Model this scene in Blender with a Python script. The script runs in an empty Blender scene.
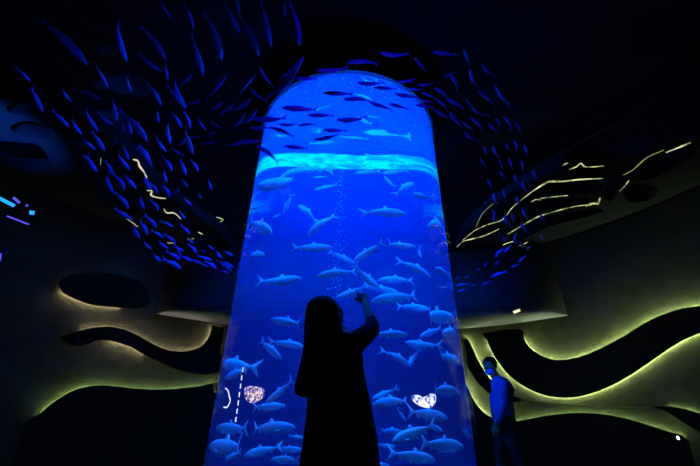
import bpy, bmesh, math, random
from mathutils import Vector, Matrix, noise
R_ = random.Random(7)
sc = bpy.context.scene
COL = sc.collection
PI = math.pi

# ------------------------------------------------------------------ camera
F = 350.0                       # focal length in pixels of a 700 px wide frame
PITCH = math.radians(28.7)
CAM = Vector((0, 0, 0.8))
FW = Vector((0, math.cos(PITCH), math.sin(PITCH)))
UP0 = Vector((0, -math.sin(PITCH), math.cos(PITCH))); ROLL = math.radians(.9)
UP = UP0 * math.cos(ROLL) - Vector((1, 0, 0)) * math.sin(ROLL)
RIGHT = Vector((1, 0, 0)) * math.cos(ROLL) + UP0 * math.sin(ROLL)
cd = bpy.data.cameras.new('camera'); cam = bpy.data.objects.new('camera', cd); COL.objects.link(cam)
m_ = Matrix((RIGHT, UP, -FW)).transposed().to_4x4(); m_.translation = CAM; cam.matrix_world = m_
cd.sensor_width = 36; cd.lens = 36 * F / 700; cd.clip_start = 0.05
sc.camera = cam
sc.view_settings.view_transform = 'Standard'; sc.view_settings.look = 'None'
sc.view_settings.gamma = 1; sc.view_settings.exposure = 0; sc.view_settings.use_curve_mapping = False
sc.cycles.max_bounces = 12; sc.cycles.transmission_bounces = 10; sc.cycles.volume_bounces = 1
sc.cycles.transparent_max_bounces = 16; sc.cycles.sample_clamp_indirect = 4
sc.cycles.use_denoising = True

def ray(x, y):
    d = FW * F + RIGHT * (x - 350) + UP * (233 - y)
    return d.normalized()
def at_y(x, y, Y):
    d = ray(x, y); return CAM + d * (Y / d.y)
def at_z(x, y, z):
    d = ray(x, y)
    return CAM + d * ((z - CAM.z) / d.z)
# room: a round hall
RC = Vector((0, 2.0)); RR = 5.5
CEIL = 5.7
def hit_circle(o, d, c, r, far=True):
    ox, oy = o.x - c[0], o.y - c[1]
    a = d.x ** 2 + d.y ** 2; b = ox * d.x + oy * d.y; q = ox * ox + oy * oy - r * r
    s = b * b - a * q
    if s < 0: return None
    s = math.sqrt(s)
    return (-b + s) / a if far else (-b - s) / a
def wall_sz(x, y):             # pixel -> (arc length, height) on the round wall
    d = ray(x, y); t = hit_circle(CAM, d, RC, RR - 0.08)
    p = CAM + d * t
    return Vector((RR * math.atan2(p.x - RC.x, p.y - RC.y), p.z))
# tank
TC = Vector((-0.055, 4.4)); TR = 1.37; ZW = 4.85
def into_tank(x, y, depth, mirror=False):
    d = ray(x, y); t = hit_circle(CAM, d, TC, TR, False)
    if t is None: return None
    h = CAM + d * t
    n = Vector((h.x - TC.x, h.y - TC.y, 0)).normalized()
    eta = 1 / 1.333; ci = -d.dot(n); k = 1 - eta * eta * (1 - ci * ci)
    r = (d * eta + n * (eta * ci - math.sqrt(k))).normalized()
    if mirror:
        t1 = (ZW - h.z) / r.z; s = h + r * t1
        return s + Vector((r.x, r.y, -r.z)) * depth
    return h + r * depth

# ------------------------------------------------------------------ materials
def mat(name, col, rough=0.5, metal=0.0, noise_amt=0.0, nscale=20, emis=None, estr=0.0, spec=0.5):
    m = bpy.data.materials.new(name); m.use_nodes = True
    nt = m.node_tree; b = nt.nodes['Principled BSDF']
    b.inputs['Base Color'].default_value = (*col, 1); b.inputs['Roughness'].default_value = rough
    b.inputs['Metallic'].default_value = metal; b.inputs['Specular IOR Level'].default_value = spec
    if noise_amt:
        tc = nt.nodes.new('ShaderNodeTexCoord'); n = nt.nodes.new('ShaderNodeTexNoise'); n.inputs['Scale'].default_value = nscale
        r = nt.nodes.new('ShaderNodeValToRGB')
        r.color_ramp.elements[0].color = (*[c * (1 - noise_amt) for c in col], 1)
        r.color_ramp.elements[1].color = (*[min(1, c * (1 + noise_amt)) for c in col], 1)
        r.color_ramp.elements[0].position = .35; r.color_ramp.elements[1].position = .65
        nt.links.new(tc.outputs['Object'], n.inputs['Vector']); nt.links.new(n.outputs['Fac'], r.inputs['Fac']); nt.links.new(r.outputs['Color'], b.inputs['Base Color'])
    if emis:
        b.inputs['Emission Color'].default_value = (*emis, 1); b.inputs['Emission Strength'].default_value = estr
    return m
M_floor = mat('dark_floor', (.02, .02, .022), .25, 0, .3, 4)
M_ceil = mat('black_ceiling', (.006, .006, .008), .9, 0, .3, 3, spec=0)
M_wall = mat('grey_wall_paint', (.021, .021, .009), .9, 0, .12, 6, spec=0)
M_upper = mat('unlit_upper_wall', (.006, .006, .005), .9, 0, .3, 6, spec=0)  # upper wall coloured black so stray lamp light does not show there
M_panel = mat('dark_wave_panel', (.006, .006, .0025), .9, 0, .15, 8, spec=0)
M_black = mat('black_metal', (.008, .008, .01), .45, 0, .3, 20)
M_lattice = mat('dark_lattice', (.009, .009, .009), .8, 0, .1, 10, spec=0)
M_soffit = mat('lit_soffit', (.05, .05, .045), .8, 0, .12, 5)  # bulkhead underside given a lighter colour for the light falling on it
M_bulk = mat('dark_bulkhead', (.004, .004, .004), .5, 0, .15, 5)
M_fish = mat('silver_fish_skin', (.5, .62, .68), .38, .15, .22, 60)
_b = M_fish.node_tree.nodes['Principled BSDF']; _b.inputs['Sheen Weight'].default_value = .7; _b.inputs['Sheen Roughness'].default_value = .35
M_fin = mat('pale_fin', (.6, .72, .75), .5, 0, .15, 40)
M_eye = mat('fish_eye', (.01, .01, .012), .15, 0, .2, 30)
M_model = mat('blue_fish_model_paint', (.08, .1, .6), .4, .1, .2, 30)
M_hair = mat('black_hair', (.004, .004, .005), .6, 0, .4, 60, spec=.25)
M_skin = mat('skin', (.34, .18, .075), .5, 0, .1, 30)
M_dress = mat('navy_dress_cloth', (.02, .022, .05), .9, 0, .35, 90, spec=.1)
M_shirt = mat('blue_shirt', (.04, .1, .45), .8, 0, .2, 30)
M_trousers = mat('black_trousers', (.008, .008, .012), .85, 0, .3, 40)
M_mask = mat('blue_face_mask', (.15, .3, .85), .8, 0, .1, 50)
M_shoe = mat('black_shoe', (.01, .01, .01), .4, 0, .2, 30)
M_bub = bpy.data.materials.new('bubble_white'); M_bub.use_nodes = True
nt = M_bub.node_tree; nt.nodes.clear()
t_ = nt.nodes.new('ShaderNodeBsdfTranslucent'); d_ = nt.nodes.new('ShaderNodeBsdfGlossy'); d_.inputs['Roughness'].default_value = .3
t_.inputs[0].default_value = (.8, .9, 1, 1); m_ = nt.nodes.new('ShaderNodeMixShader'); m_.inputs[0].default_value = .4; o_ = nt.nodes.new('ShaderNodeOutputMaterial')
nt.links.new(t_.outputs[0], m_.inputs[1]); nt.links.new(d_.outputs[0], m_.inputs[2]); nt.links.new(m_.outputs[0], o_.inputs[0])
def emit(name, col, s):
    m = bpy.data.materials.new(name); m.use_nodes = True; nt = m.node_tree; nt.nodes.clear()
    e = nt.nodes.new('ShaderNodeEmission'); o = nt.nodes.new('ShaderNodeOutputMaterial')
    e.inputs[0].default_value = (*col, 1); e.inputs[1].default_value = s
    nt.links.new(e.outputs[0], o.inputs[0]); return m
def emit_noise(name, c1, c2, s, scale, lo=.4, hi=.6):
    m = emit(name, c1, s); nt = m.node_tree; e = nt.nodes['Emission']
    tc = nt.nodes.new('ShaderNodeTexCoord'); n = nt.nodes.new('ShaderNodeTexNoise'); n.inputs['Scale'].default_value = scale
    r = nt.nodes.new('ShaderNodeValToRGB'); r.color_ramp.elements[0].color = (*c1, 1); r.color_ramp.elements[1].color = (*c2, 1)
    r.color_ramp.elements[0].position = lo; r.color_ramp.elements[1].position = hi
    nt.links.new(tc.outputs['Object'], n.inputs['Vector']); nt.links.new(n.outputs['Fac'], r.inputs['Fac']); nt.links.new(r.outputs['Color'], e.inputs[0])
    return m
E_green = emit('green_white_led', (.76, 1, .6), 640)
E_greendim = emit('soft_green_led', (.66, 1, .5), 190)
E_warm = emit('warm_white_led', (1, .84, .85), 210)
E_lat = emit_noise('lattice_led', (.10, .12, .05), (.85, .95, .42), 1.0, 9, .38, .62)
E_dim = emit('dim_lattice_led', (.72, .85, .26), .35)
E_warmlat = emit('warm_lattice_led', (1, .9, .58), .75)
E_ring = emit_noise('cyan_water_light', (.0, .28, .95), (.0, .95, 1), 1.0, 7, .36, .6)
E_white = emit('white_lamp', (.9, .95, 1), 12)
E_dash = emit('reflection_glow', (.8, .9, 1), 1.2)
E_cyan = emit('cyan_lamp', (.02, .35, .9), 1.3)
E_violet = emit('violet_lamp', (.12, .1, .8), 1.0)
E_blue = emit('blue_lamp', (.05, .05, 1), 3.0)

# water: dielectric surface with scattering blue water inside
M_water = bpy.data.materials.new('clear_blue_water'); M_water.use_nodes = True
nt = M_water.node_tree; nt.nodes.clear()
g = nt.nodes.new('ShaderNodeBsdfGlass'); g.inputs['Roughness'].default_value = 0; g.inputs['IOR'].default_value = 1.333
v = nt.nodes.new('ShaderNodeVolumeScatter'); v.inputs['Color'].default_value = (.0, .2, 1, 1); v.inputs['Density'].default_value = .075
o = nt.nodes.new('ShaderNodeOutputMaterial'); nt.links.new(g.outputs[0], o.inputs[0]); nt.links.new(v.outputs[0], o.inputs['Volume'])
# acrylic: thin wall, clear with a mirror-like sheen
M_acr = bpy.data.materials.new('clear_acrylic'); M_acr.use_nodes = True
nt = M_acr.node_tree; nt.nodes.clear()
t = nt.nodes.new('ShaderNodeBsdfTransparent'); gl = nt.nodes.new('ShaderNodeBsdfGlossy'); gl.inputs['Roughness'].default_value = .01
lw = nt.nodes.new('ShaderNodeLayerWeight'); lw.inputs['Blend'].default_value = .5
geo = nt.nodes.new('ShaderNodeNewGeometry')
def mth(op, a, b):
    n = nt.nodes.new('ShaderNodeMath'); n.operation = op
    for i, q in enumerate((a, b)):
        if isinstance(q, (int, float)): n.inputs[i].default_value = q
        else: nt.links.new(q, n.inputs[i])
    return n.outputs[0]
front = mth('SUBTRACT', 1.0, geo.outputs['Backfacing'])
refl = mth('MULTIPLY', mth('ADD', mth('MULTIPLY', mth('POWER', lw.outputs['Facing'], 5.0), .9), .04), front)
mx = nt.nodes.new('ShaderNodeMixShader'); o = nt.nodes.new('ShaderNodeOutputMaterial')
nt.links.new(refl, mx.inputs[0]); nt.links.new(t.outputs[0], mx.inputs[1]); nt.links.new(gl.outputs[0], mx.inputs[2]); nt.links.new(mx.outputs[0], o.inputs[0])

M_clear = bpy.data.materials.new('clear_inner_face'); M_clear.use_nodes = True
nt = M_clear.node_tree; nt.nodes.clear()
t = nt.nodes.new('ShaderNodeBsdfTransparent'); o = nt.nodes.new('ShaderNodeOutputMaterial'); nt.links.new(t.outputs[0], o.inputs[0])
# ------------------------------------------------------------------ object helpers
def link_mesh(name, me, m=None, parent=None):
    o = bpy.data.objects.new(name, me); COL.objects.link(o)
    for mm in ([m] if m and not isinstance(m, (list, tuple)) else (m or [])): me.materials.append(mm)
    if parent: o.parent = parent
    return o
def obj(name, bm, m=None, parent=None, smooth=True):
    me = bpy.data.meshes.new(name); bmesh.ops.recalc_face_normals(bm, faces=bm.faces); bm.to_mesh(me); bm.free()
    if smooth:
        for p in me.polygons: p.use_smooth = True
    return link_mesh(name, me, m, parent)
def empty(name, loc=(0, 0, 0)):
    e = bpy.data.objects.new(name, None); COL.objects.link(e); e.location = loc; e.empty_display_size = .1; return e
def tag(o, label=None, cat=None, group=None, kind=None):
    if label: o['label'] = label
    if cat: o['category'] = cat
    if group: o['group'] = group
    if kind: o['kind'] = kind
    return o
def struct(o): o['kind'] = 'structure'; return o
def copy_tree(o, parent=None):
    c = o.copy(); COL.objects.link(c)
    if parent: c.parent = parent
    for ch in list(o.children): copy_tree(ch, c)
    return c
def smooth_line(pts, n=6, closed=False):
    P = [Vector(p) for p in pts]; N = len(P); out = []
    for i in range(N if closed else N - 1):
        if closed: a, b, c, d = P[(i - 1) % N], P[i], P[(i + 1) % N], P[(i + 2) % N]
        else: a, b, c, d = P[max(i - 1, 0)], P[i], P[i + 1], P[min(i + 2, N - 1)]
        for k in range(n):
            t = k / n
            out.append(.5 * ((2 * b) + (c - a) * t + (2 * a - 5 * b + 4 * c - d) * t * t + (3 * b - a - 3 * c + d) * t ** 3))
    if not closed: out.append(P[-1])
    return out
def filled(loops, depth, bevel=0.0):   # closed 2D loops -> solid mesh (holes where loops nest), z in [-depth/2, depth/2]
    cu = bpy.data.curves.new('outline', 'CURVE'); cu.dimensions = '2D'; cu.fill_mode = 'BOTH'; cu.extrude = depth / 2 - bevel
    cu.bevel_depth = bevel; cu.bevel_resolution = 1
    for L in loops:
        s = cu.splines.new('POLY'); s.points.add(len(L) - 1); s.use_cyclic_u = True
        for q, p in zip(s.points, L): q.co = (p[0], p[1], 0, 1)
    ob = bpy.data.objects.new('outline', cu); COL.objects.link(ob)
    dg = bpy.context.evaluated_depsgraph_get(); me = bpy.data.meshes.new_from_object(ob.evaluated_get(dg))
    me.materials.clear()
    bpy.data.objects.remove(ob); bpy.data.curves.remove(cu)
    bm = bmesh.new(); bm.from_mesh(me); bpy.data.meshes.remove(me)
    bmesh.ops.remove_doubles(bm, verts=bm.verts, dist=1e-5)
    return bm
def tube(bm, pts, r, seg=6, caps=True):
    rings = []; pts = [Vector(p) for p in pts]
    rr = r if isinstance(r, (list, tuple)) else [r] * len(pts)
    for i, p in enumerate(pts):
        t = (pts[min(i + 1, len(pts) - 1)] - pts[max(i - 1, 0)]).normalized()
        u = t.cross(Vector((0, 0, 1)));
        if u.length < 1e-3: u = t.cross(Vector((0, 1, 0)))
        u.normalize(); w = t.cross(u)
        rings.append([bm.verts.new(p + (u * math.cos(2 * PI * k / seg) + w * math.sin(2 * PI * k / seg)) * rr[i]) for k in range(seg)])
    for a, b in zip(rings, rings[1:]):
        for k in range(seg): bm.faces.new((a[k], a[(k + 1) % seg], b[(k + 1) % seg], b[k]))
    if caps: bm.faces.new(rings[0][::-1]); bm.faces.new(rings[-1])
def loft(bm, rings, caps=True):          # rings of equal-length point lists
    V = [[bm.verts.new(p) for p in r] for r in rings]; n = len(V[0])
    for a, b in zip(V, V[1:]):
        for k in range(n): bm.faces.new((a[k], a[(k + 1) % n], b[(k + 1) % n], b[k]))
    if caps: bm.faces.new(V[0][::-1]); bm.faces.new(V[-1])
def ellipse(c, ax, ay, n=20, rot=0.0):
    c = Vector(c); ca, sa = math.cos(rot), math.sin(rot); out = []
    for k in range(n):
        u, w = ax * math.cos(2 * PI * k / n), ay * math.sin(2 * PI * k / n)
        out.append(c + Vector((u * ca - w * sa, u * sa + w * ca, 0)))
    return out
def lathe(bm, prof, seg=96, c=(0, 0)):   # closed profile (r, z) ring
    V = [[bm.verts.new((c[0] + r * math.cos(2 * PI * k / seg), c[1] + r * math.sin(2 * PI * k / seg), z)) for k in range(seg)] for r, z in prof]
    for i in range(len(V)):
        a, b = V[i], V[(i + 1) % len(V)]
        for k in range(seg): bm.faces.new((a[k], a[(k + 1) % seg], b[(k + 1) % seg], b[k]))
def ball(bm, c, r, sub=2, scale=(1, 1, 1), rot=None):
    m = Matrix.Translation(Vector(c)) @ (rot if rot else Matrix.Identity(4)) @ Matrix.Diagonal((scale[0] * r, scale[1] * r, scale[2] * r, 1))
    bmesh.ops.create_icosphere(bm, subdivisions=sub, radius=1, matrix=m)

# ------------------------------------------------------------------ room shell
def wall_arc(name, a0, a1):
    bm = bmesh.new(); n = max(8, int(abs(a1 - a0) / 2)); prof = []
    for i in range(n + 1):
        a = math.radians(a0 + (a1 - a0) * i / n); s, c = math.sin(a), math.cos(a)
        prof.append([(RC.x + r * s, RC.y + r * c, z) for r, z in ((RR, 0), (RR, 3.9), (RR, CEIL), (RR + .15, CEIL), (RR + .15, 0))])
    loft(bm, prof)
    for f in bm.faces:
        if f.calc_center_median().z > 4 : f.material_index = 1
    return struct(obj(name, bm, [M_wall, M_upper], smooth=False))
wall_arc('wall_back', -40, 40); wall_arc('wall_right', 40, 130); wall_arc('wall_left', -130, -40); wall_arc('wall_front', 130, 230)
for nm, z0, z1, m in (('floor', -.1, 0, M_floor), ('ceiling', CEIL, CEIL + .1, M_ceil)):
    bm = bmesh.new(); loft(bm, [ellipse((RC.x, RC.y, z0), RR + .15, RR + .15, 96), ellipse((RC.x, RC.y, z1), RR + .15, RR + .15, 96)])
    struct(obj(nm, bm, m, smooth=False))

# ------------------------------------------------------------------ wavy wall panels with hidden LED strips
def wave_panel(label, outline, leds, lift=.045, thick=.025, board=None, inset=.009):
    P = [wall_sz(*p) for p in smooth_line(outline, 6, True)]
    cx = sum(p.x for p in P) / len(P)
    root = empty('wave_panel', (RC.x + (RR - lift) * math.sin(cx / RR), RC.y + (RR - lift) * math.cos(cx / RR), min(p.y for p in P)))
    bm = filled([P], thick, .004)
    s0, s1 = min(p.x for p in P), max(p.x for p in P); s = s0 + .12
    while s < s1:
        bmesh.ops.bisect_plane(bm, geom=bm.verts[:] + bm.edges[:] + bm.faces[:], plane_co=(s, 0, 0), plane_no=(1, 0, 0)); s += .12
    def bend(q):
        a = q.x / RR; r = RR - lift - thick / 2 - q.z
        return Vector((RC.x + r * math.sin(a), RC.y + r * math.cos(a), q.y)) - root.location
    for vtx in bm.verts: vtx.co = bend(vtx.co)
    obj('board', bm, board or M_panel, root, smooth=False)
    area = sum(P[i].x * P[(i + 1) % len(P)].y - P[(i + 1) % len(P)].x * P[i].y for i in range(len(P)))
    sg = 1 if area > 0 else -1
    for i0, i1, m in leds:       # outline point indices
        L = P[i0 * 6:i1 * 6 + 1]; pts = []
        for k, q in enumerate(L):
            tdir = (L[min(k + 1, len(L) - 1)] - L[max(k - 1, 0)]).normalized()
            q2 = q + Vector((-tdir.y, tdir.x)) * sg * inset
            pts.append(bend(Vector((q2.x, q2.y, lift - .005 - lift - thick / 2))))
        bm = bmesh.new(); tube(bm, pts, .004, 4)
        st = obj('led_strip', bm, m, root)
        st['label'] = 'glowing LED strip behind the edge of the panel'
    return tag(root, label, 'wall panel')
wave_panel('broad dark S-shaped wall band right of the man, glowing yellow-green along both edges',
    [(519, 329), (523, 338), (529, 347), (538, 354), (552, 359.5), (566, 359.5), (582, 356), (600, 348.5), (622, 337), (641, 325), (660, 315.5), (680, 309), (700, 306), (725, 303),
     (725, 322), (700, 332), (680, 341), (660, 354), (640, 368), (620, 380.5), (600, 390), (582, 395.5), (565, 397.5), (545, 395), (525, 387), (509, 375), (497, 360), (490, 347), (487, 340), (485, 333)],
    [(1, 13, E_green), (14, 28, E_green)])
wave_panel('narrow dark wall band curving down behind the man beside the tank',
    [(440, 341), (463, 339), (468, 339.5), (474, 352), (481, 366), (491, 380), (505, 391), (521, 400), (507, 402), (492, 395), (479, 384), (470, 371), (460, 357), (440, 352)],
    [(1, 6, E_green)])
wave_panel('flush grey wall board with a dark stepped foot between S-shaped band and humped panel',
    [(520, 381), (545, 390), (566, 392), (582, 390), (600, 385), (620, 375), (640, 363), (660, 348), (690, 331), (725, 317), (725, 424), (700, 414.5), (682, 409.5), (660, 407.5), (640, 407), (610, 406.8), (580, 405.5), (550, 402.5), (524, 399.5), (520, 395), (518, 386)],
    [], .003, .022, M_wall)
wave_panel('low dark wall panel with humped top edge on the right, below the wavy bands',
    [(455, 372), (462, 378), (468, 389), (473, 399), (480, 409), (490, 417), (501, 421.5), (515, 421.5), (532, 418.5), (552, 415), (576, 413), (600, 414), (625, 418.5), (650, 426), (670, 432.5), (683, 437), (690, 450), (690, 500), (570, 500), (455, 490)],
    [(1, 5, E_green), (6, 15, E_greendim)])
wave_panel('thin dark wall ledge at far right edge above the humped panel',
    [(655, 407), (668, 406.5), (682, 408.5), (700, 414), (725, 424), (725, 440), (700, 432), (680, 420), (665, 411)],
    [(1, 4, E_greendim)])
wave_panel('low dark wall panel on the left with a long green-lit wavy top edge',
    [(42, 413), (50, 405.5), (60, 398.5), (72, 391.5), (86, 387), (102, 385.5), (120, 387), (140, 389), (160, 389.5), (180, 388.5), (200, 386), (218, 382), (240, 380), (240, 490), (120, 500), (20, 500), (25, 430)],
    [(0, 12, E_greendim)])
wave_panel('dark hook-shaped wall band on the left, curling up beside the tank',
    [(62, 338), (83, 330), (96, 327.5), (110, 327), (126, 330), (141, 337), (153, 344), (166, 349.5), (180, 351.5), (193, 350), (203, 345), (209.5, 336), (211.5, 330), (212.5, 325), (218, 327), (236, 333), (236, 366), (220, 372), (200, 374), (180, 370), (161, 362), (144, 354), (132, 347), (120, 342.5), (108, 340), (98, 340), (78, 346)],
    [(1, 13, E_warm), (21, 24, E_warm)])
wave_panel('dark wall board on upper left, warm light under its short curved lower edge',
    [(64, 278), (62, 290), (74, 297.5), (85, 302), (94, 304.5), (106, 306), (120, 307), (140, 308), (150, 300), (140, 282), (100, 272)],
    [(1, 6, E_warm)])

# ------------------------------------------------------------------ bulkhead behind the tank
bm = bmesh.new(); rings = []
aR = wall_sz(567, 316).x / RR; aL = wall_sz(158, 312).x / RR
N = 60; inner = []; outer = []
for i in range(N + 1):
    u = -1 + 2 * i / N; a = (aL + aR) / 2 + (aR - aL) / 2 * u
    d = .95 * (1 - abs(u) ** 3) ** .5 + .02
    inner.append((RC.x + (RR - d) * math.sin(a), RC.y + (RR - d) * math.cos(a))); outer.append((RC.x + (RR - .005) * math.sin(a), RC.y + (RR - .005) * math.cos(a)))
ring2d = inner + outer[::-1]
zb = at_y(520, 333, 7.3).z
cen = Vector((sum(p[0] for p in inner) / len(inner), sum(p[1] for p in inner) / len(inner)))
loft(bm, [[(p[0] + (o_[0] - p[0]) * k, p[1] + (o_[1] - p[1]) * k, z) for p, o_ in zip(ring2d, outer + outer[::-1])] for z, k in ((zb, .12), (zb + .02, .06), (zb + .08, .01), (zb + .14, 0), (3.78, 0))])
bm.normal_update(); bmesh.ops.recalc_face_normals(bm, faces=bm.faces)
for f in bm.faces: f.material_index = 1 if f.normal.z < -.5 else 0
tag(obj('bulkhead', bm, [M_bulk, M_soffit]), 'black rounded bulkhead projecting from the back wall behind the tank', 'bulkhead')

# ------------------------------------------------------------------ ceiling lattice
ZL = 3.9; LT = .2
def lattice(label, edge_px, holes, strips):
    E = [at_z(x, y, ZL) for x, y in smooth_line(edge_px, 5)]
    loop = [Vector((p.x, p.y)) for p in E]
    ang = lambda p: math.atan2(p.x - RC.x, p.y - RC.y)
    s, e = ang(loop[-1]), ang(loop[0])
    for i in range(41):
        a = s + (e - s) * i / 40; loop.append(Vector((RC.x + 5.42 * math.sin(a), RC.y + 5.42 * math.cos(a))))
    loops = [loop]
    for h in holes:
        q = [at_z(x, y, ZL) for x, y in smooth_line(h, 6, True)]
        q = [Vector((p.x, p.y)) for p in q]
        if all((p - RC).length < 5.36 for p in q): loops.append(q)
    bm = filled(loops, LT, .012)
    for vtx in bm.verts: vtx.co.z += ZL + LT / 2
    lat = tag(obj('ceiling_lattice', bm, M_lattice, smooth=False), label, 'ceiling lattice')
    for k, (px, r, m) in enumerate(strips):      # thin lit edges along the openings
        pts = [at_z(x, y, ZL - .014) for x, y in smooth_line(px, 4)]
        n = len(pts); b2 = bmesh.new()
        tube(b2, pts, [r * (.35 + .65 * math.sin(PI * (i + .6) / (n + .2)) * (.75 + .25 * math.sin(i * .9 + k))) for i in range(n)], 6)
        o = obj('lit_edge', b2, m, lat); o['label'] = 'glowing edge strip of an opening'
    return lat
lattice('perforated wavy ceiling lattice on the right, its openings edged with yellow-green light',
    [(457, 253), (462, 238), (474, 224), (490, 213), (503, 200), (522, 188), (545, 176), (562, 166), (580, 164), (605, 166), (630, 158), (655, 146), (682, 140), (720, 128)],
    [[(466, 240), (477, 229), (492, 222), (505, 220), (503, 227), (488, 232), (473, 241)],
     [(486, 213), (494, 207), (503, 203), (499, 211), (492, 217)],
     [(518, 203), (534, 191), (550, 185), (575, 183), (600, 180.5), (606, 188), (590, 193), (566, 193.5), (545, 195), (528, 201)],
     [(513, 223), (526, 209), (544, 200), (566, 198.5), (590, 199), (592, 203), (566, 206.5), (545, 211), (528, 218), (518, 225)],
     [(508, 239), (522, 228), (545, 217), (570, 212), (596, 208), (603, 212), (580, 219), (552, 226), (530, 236), (514, 243)],
     [(609, 178), (620, 174), (628, 178), (622, 188), (614, 200), (605, 200), (604, 188)],
     [(565, 172), (580, 168), (600, 170.5), (604, 175), (590, 177.5), (572, 177.5)],
     [(636, 170), (652, 160), (672, 150), (690, 145), (700, 152), (680, 165), (655, 178), (640, 180)],
     [(624, 190), (634, 184), (650, 184), (660, 190), (650, 200), (632, 203), (624, 198)],
     [(668, 180), (690, 168), (715, 162), (715, 180), (690, 193), (672, 192)],
     [(612, 214), (640, 208), (668, 205), (690, 200), (700, 212), (670, 225), (630, 231), (608, 226)],
     [(536, 240), (556, 233), (580, 226), (600, 229), (598, 238), (570, 246), (548, 252), (534, 250)],
     [(494, 252), (506, 246), (522, 243), (526, 250), (512, 257), (498, 258)]], [([(457, 247), (463, 241.5), (472, 239), (485, 235.5), (499, 229)], .010, E_lat),
     ([(463, 240), (475, 230.5), (488, 224.5), (500, 221), (506, 216), (512, 208), (522, 199)], .008, E_lat),
     ([(520, 201), (533, 191), (545, 183.5), (550, 181.5), (562, 181.5), (580, 179.5), (603, 178.5)], .014, E_lat),
     ([(540, 198.5), (552, 197), (568, 195.5)], .008, E_lat), ([(531, 202), (536, 199.5), (541, 200)], .006, E_lat),
     ([(508, 234), (518, 228), (529, 221.5), (540, 216), (560, 210), (575, 206.5), (590, 204.5)], .009, E_lat), ([(586, 206), (593, 203.5), (598, 203.5), (600, 198)], .02, E_lat),
     ([(503, 245), (508, 243), (513, 241.5)], .010, E_lat), ([(507, 251), (513, 248.5), (519, 246), (528, 242)], .009, E_lat), ([(505, 258), (513, 256.5), (520, 258)], .008, E_dim),
     ([(476, 227), (479, 220), (483, 213), (493, 203.5)], .007, E_dim), ([(562, 166), (565, 164), (568, 163)], .008, E_lat),
     ([(569, 169.5), (576, 167), (581, 163.5), (586, 167), (604, 166)], .010, E_lat),
     ([(623, 175), (632, 170.5), (640, 163.5), (648, 157), (664, 150)], .008, E_dim), ([(619.5, 191), (624, 187), (629, 180.5)], .008, E_lat),
     ([(666, 152.5), (680, 147), (691, 142.5)], .011, E_lat)])
lattice('perforated wavy ceiling lattice on the left, its near part washed in deep blue light',
    [(237, 258), (228, 243), (217, 229), (200, 219), (183, 206), (166, 195), (150, 178), (136, 160), (116, 144), (95, 128), (70, 108), (40, 96), (10, 88), (-40, 70)],
    [[(10, 126), (25, 121), (45, 124), (58, 137), (50, 141), (30, 137), (14, 134)],
     [(-12, 142), (14, 142), (38, 145), (49, 158), (52, 167), (34, 170), (12, 168), (-8, 160)],
     [(20, 179), (45, 176), (72, 179), (80, 186), (50, 190), (24, 189)],
     [(6, 106), (22, 101), (38, 107), (28, 114), (10, 114)],
     [(68, 140), (88, 142), (104, 156), (108, 172), (92, 174), (74, 160)],
     [(116, 158), (130, 163), (140, 176), (143, 188), (128, 186), (118, 174)],
     [(146, 190), (158, 198), (170, 207), (165, 213), (152, 209)],
     [(176, 214), (190, 221), (205, 229), (196, 233), (182, 227)],
     [(92, 186), (112, 188), (130, 200), (138, 213), (118, 213), (98, 202)],
     [(150, 222), (166, 222), (180, 233), (172, 240), (154, 234)],
     [(196, 240), (212, 236), (222, 243), (212, 249), (198, 247)],
     [(58, 202), (80, 203), (92, 213), (84, 220), (62, 214)],
     [(100, 224), (122, 225), (138, 235), (128, 240), (106, 234)]], [([(133, 159.5), (138, 161), (139.5, 166), (144, 172), (147, 178)], .016, E_warmlat), ([(147, 190.5), (152, 191), (151, 195), (157, 197.5), (166, 198.5)], .013, E_warmlat),
     ([(164, 209), (167, 213), (174, 213), (181, 219)], .012, E_warmlat), ([(127, 219), (133, 223), (138, 227)], .006, E_warmlat), ([(109, 228), (118, 231), (127, 235)], .005, E_dim),
     ([(167, 243), (174, 243)], .006, E_lat), ([(187, 239.5), (194, 238.5)], .009, E_lat), ([(198, 232), (203, 234.5)], .008, E_lat), ([(216, 217), (223, 219.5), (220, 222)], .009, E_lat), ([(101, 158), (100.5, 165)], .006, E_dim)])
# lamp objects; the openings' rim light comes from the glowing strips above
def lamp(name, kind, loc, energy, col, size=.1, target=None, angle=60, blend=.6):
    l = bpy.data.lights.new(name, kind); l.energy = energy; l.color = col
    if kind in ('POINT', 'SPOT'): l.shadow_soft_size = size
    if kind == 'SPOT': l.spot_size = math.radians(angle); l.spot_blend = blend
    if kind == 'AREA': l.shape = 'DISK'; l.size = size
    ob = bpy.data.objects.new(name, l); COL.objects.link(ob); ob.location = loc
    if target is not None: ob.rotation_euler = (Vector(target) - Vector(loc)).to_track_quat('-Z', 'Y').to_euler()
    return ob
GREEN = (.8, 1, .36); WARM = (1, .88, .5); LK = 7
# ------------------------------------------------------------------ tank
tank = empty('aquarium_tank', (TC.x, TC.y, 0))
tag(tank, 'tall round glowing blue aquarium column in the middle of the dark hall', 'aquarium')
bm = bmesh.new(); lathe(bm, [(TR, .46), (TR, ZW + .015), (TR + .035, ZW + .015), (TR + .035, .46)], 128)
for f in bm.faces:
    c = f.calc_center_median(); f.material_index = 0 if math.hypot(c.x, c.y) > TR + .03 else 1
aw = obj('acrylic_wall', bm, [M_acr, M_clear], tank); aw.data.set_sharp_from_angle(angle=math.radians(40))
bm = bmesh.new(); lathe(bm, [(TR - .02, .40), (TR + .10, .40), (TR + .10, .02), (TR - .02, .02)], 96)
obj('base_ring', bm, M_black, tank, smooth=False)
bm = bmesh.new(); loft(bm, [ellipse((0, 0, .02), TR - .03, TR - .03, 96), ellipse((0, 0, .42), TR - .03, TR - .03, 96)])
obj('plinth', bm, M_black, tank, smooth=False)
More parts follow.
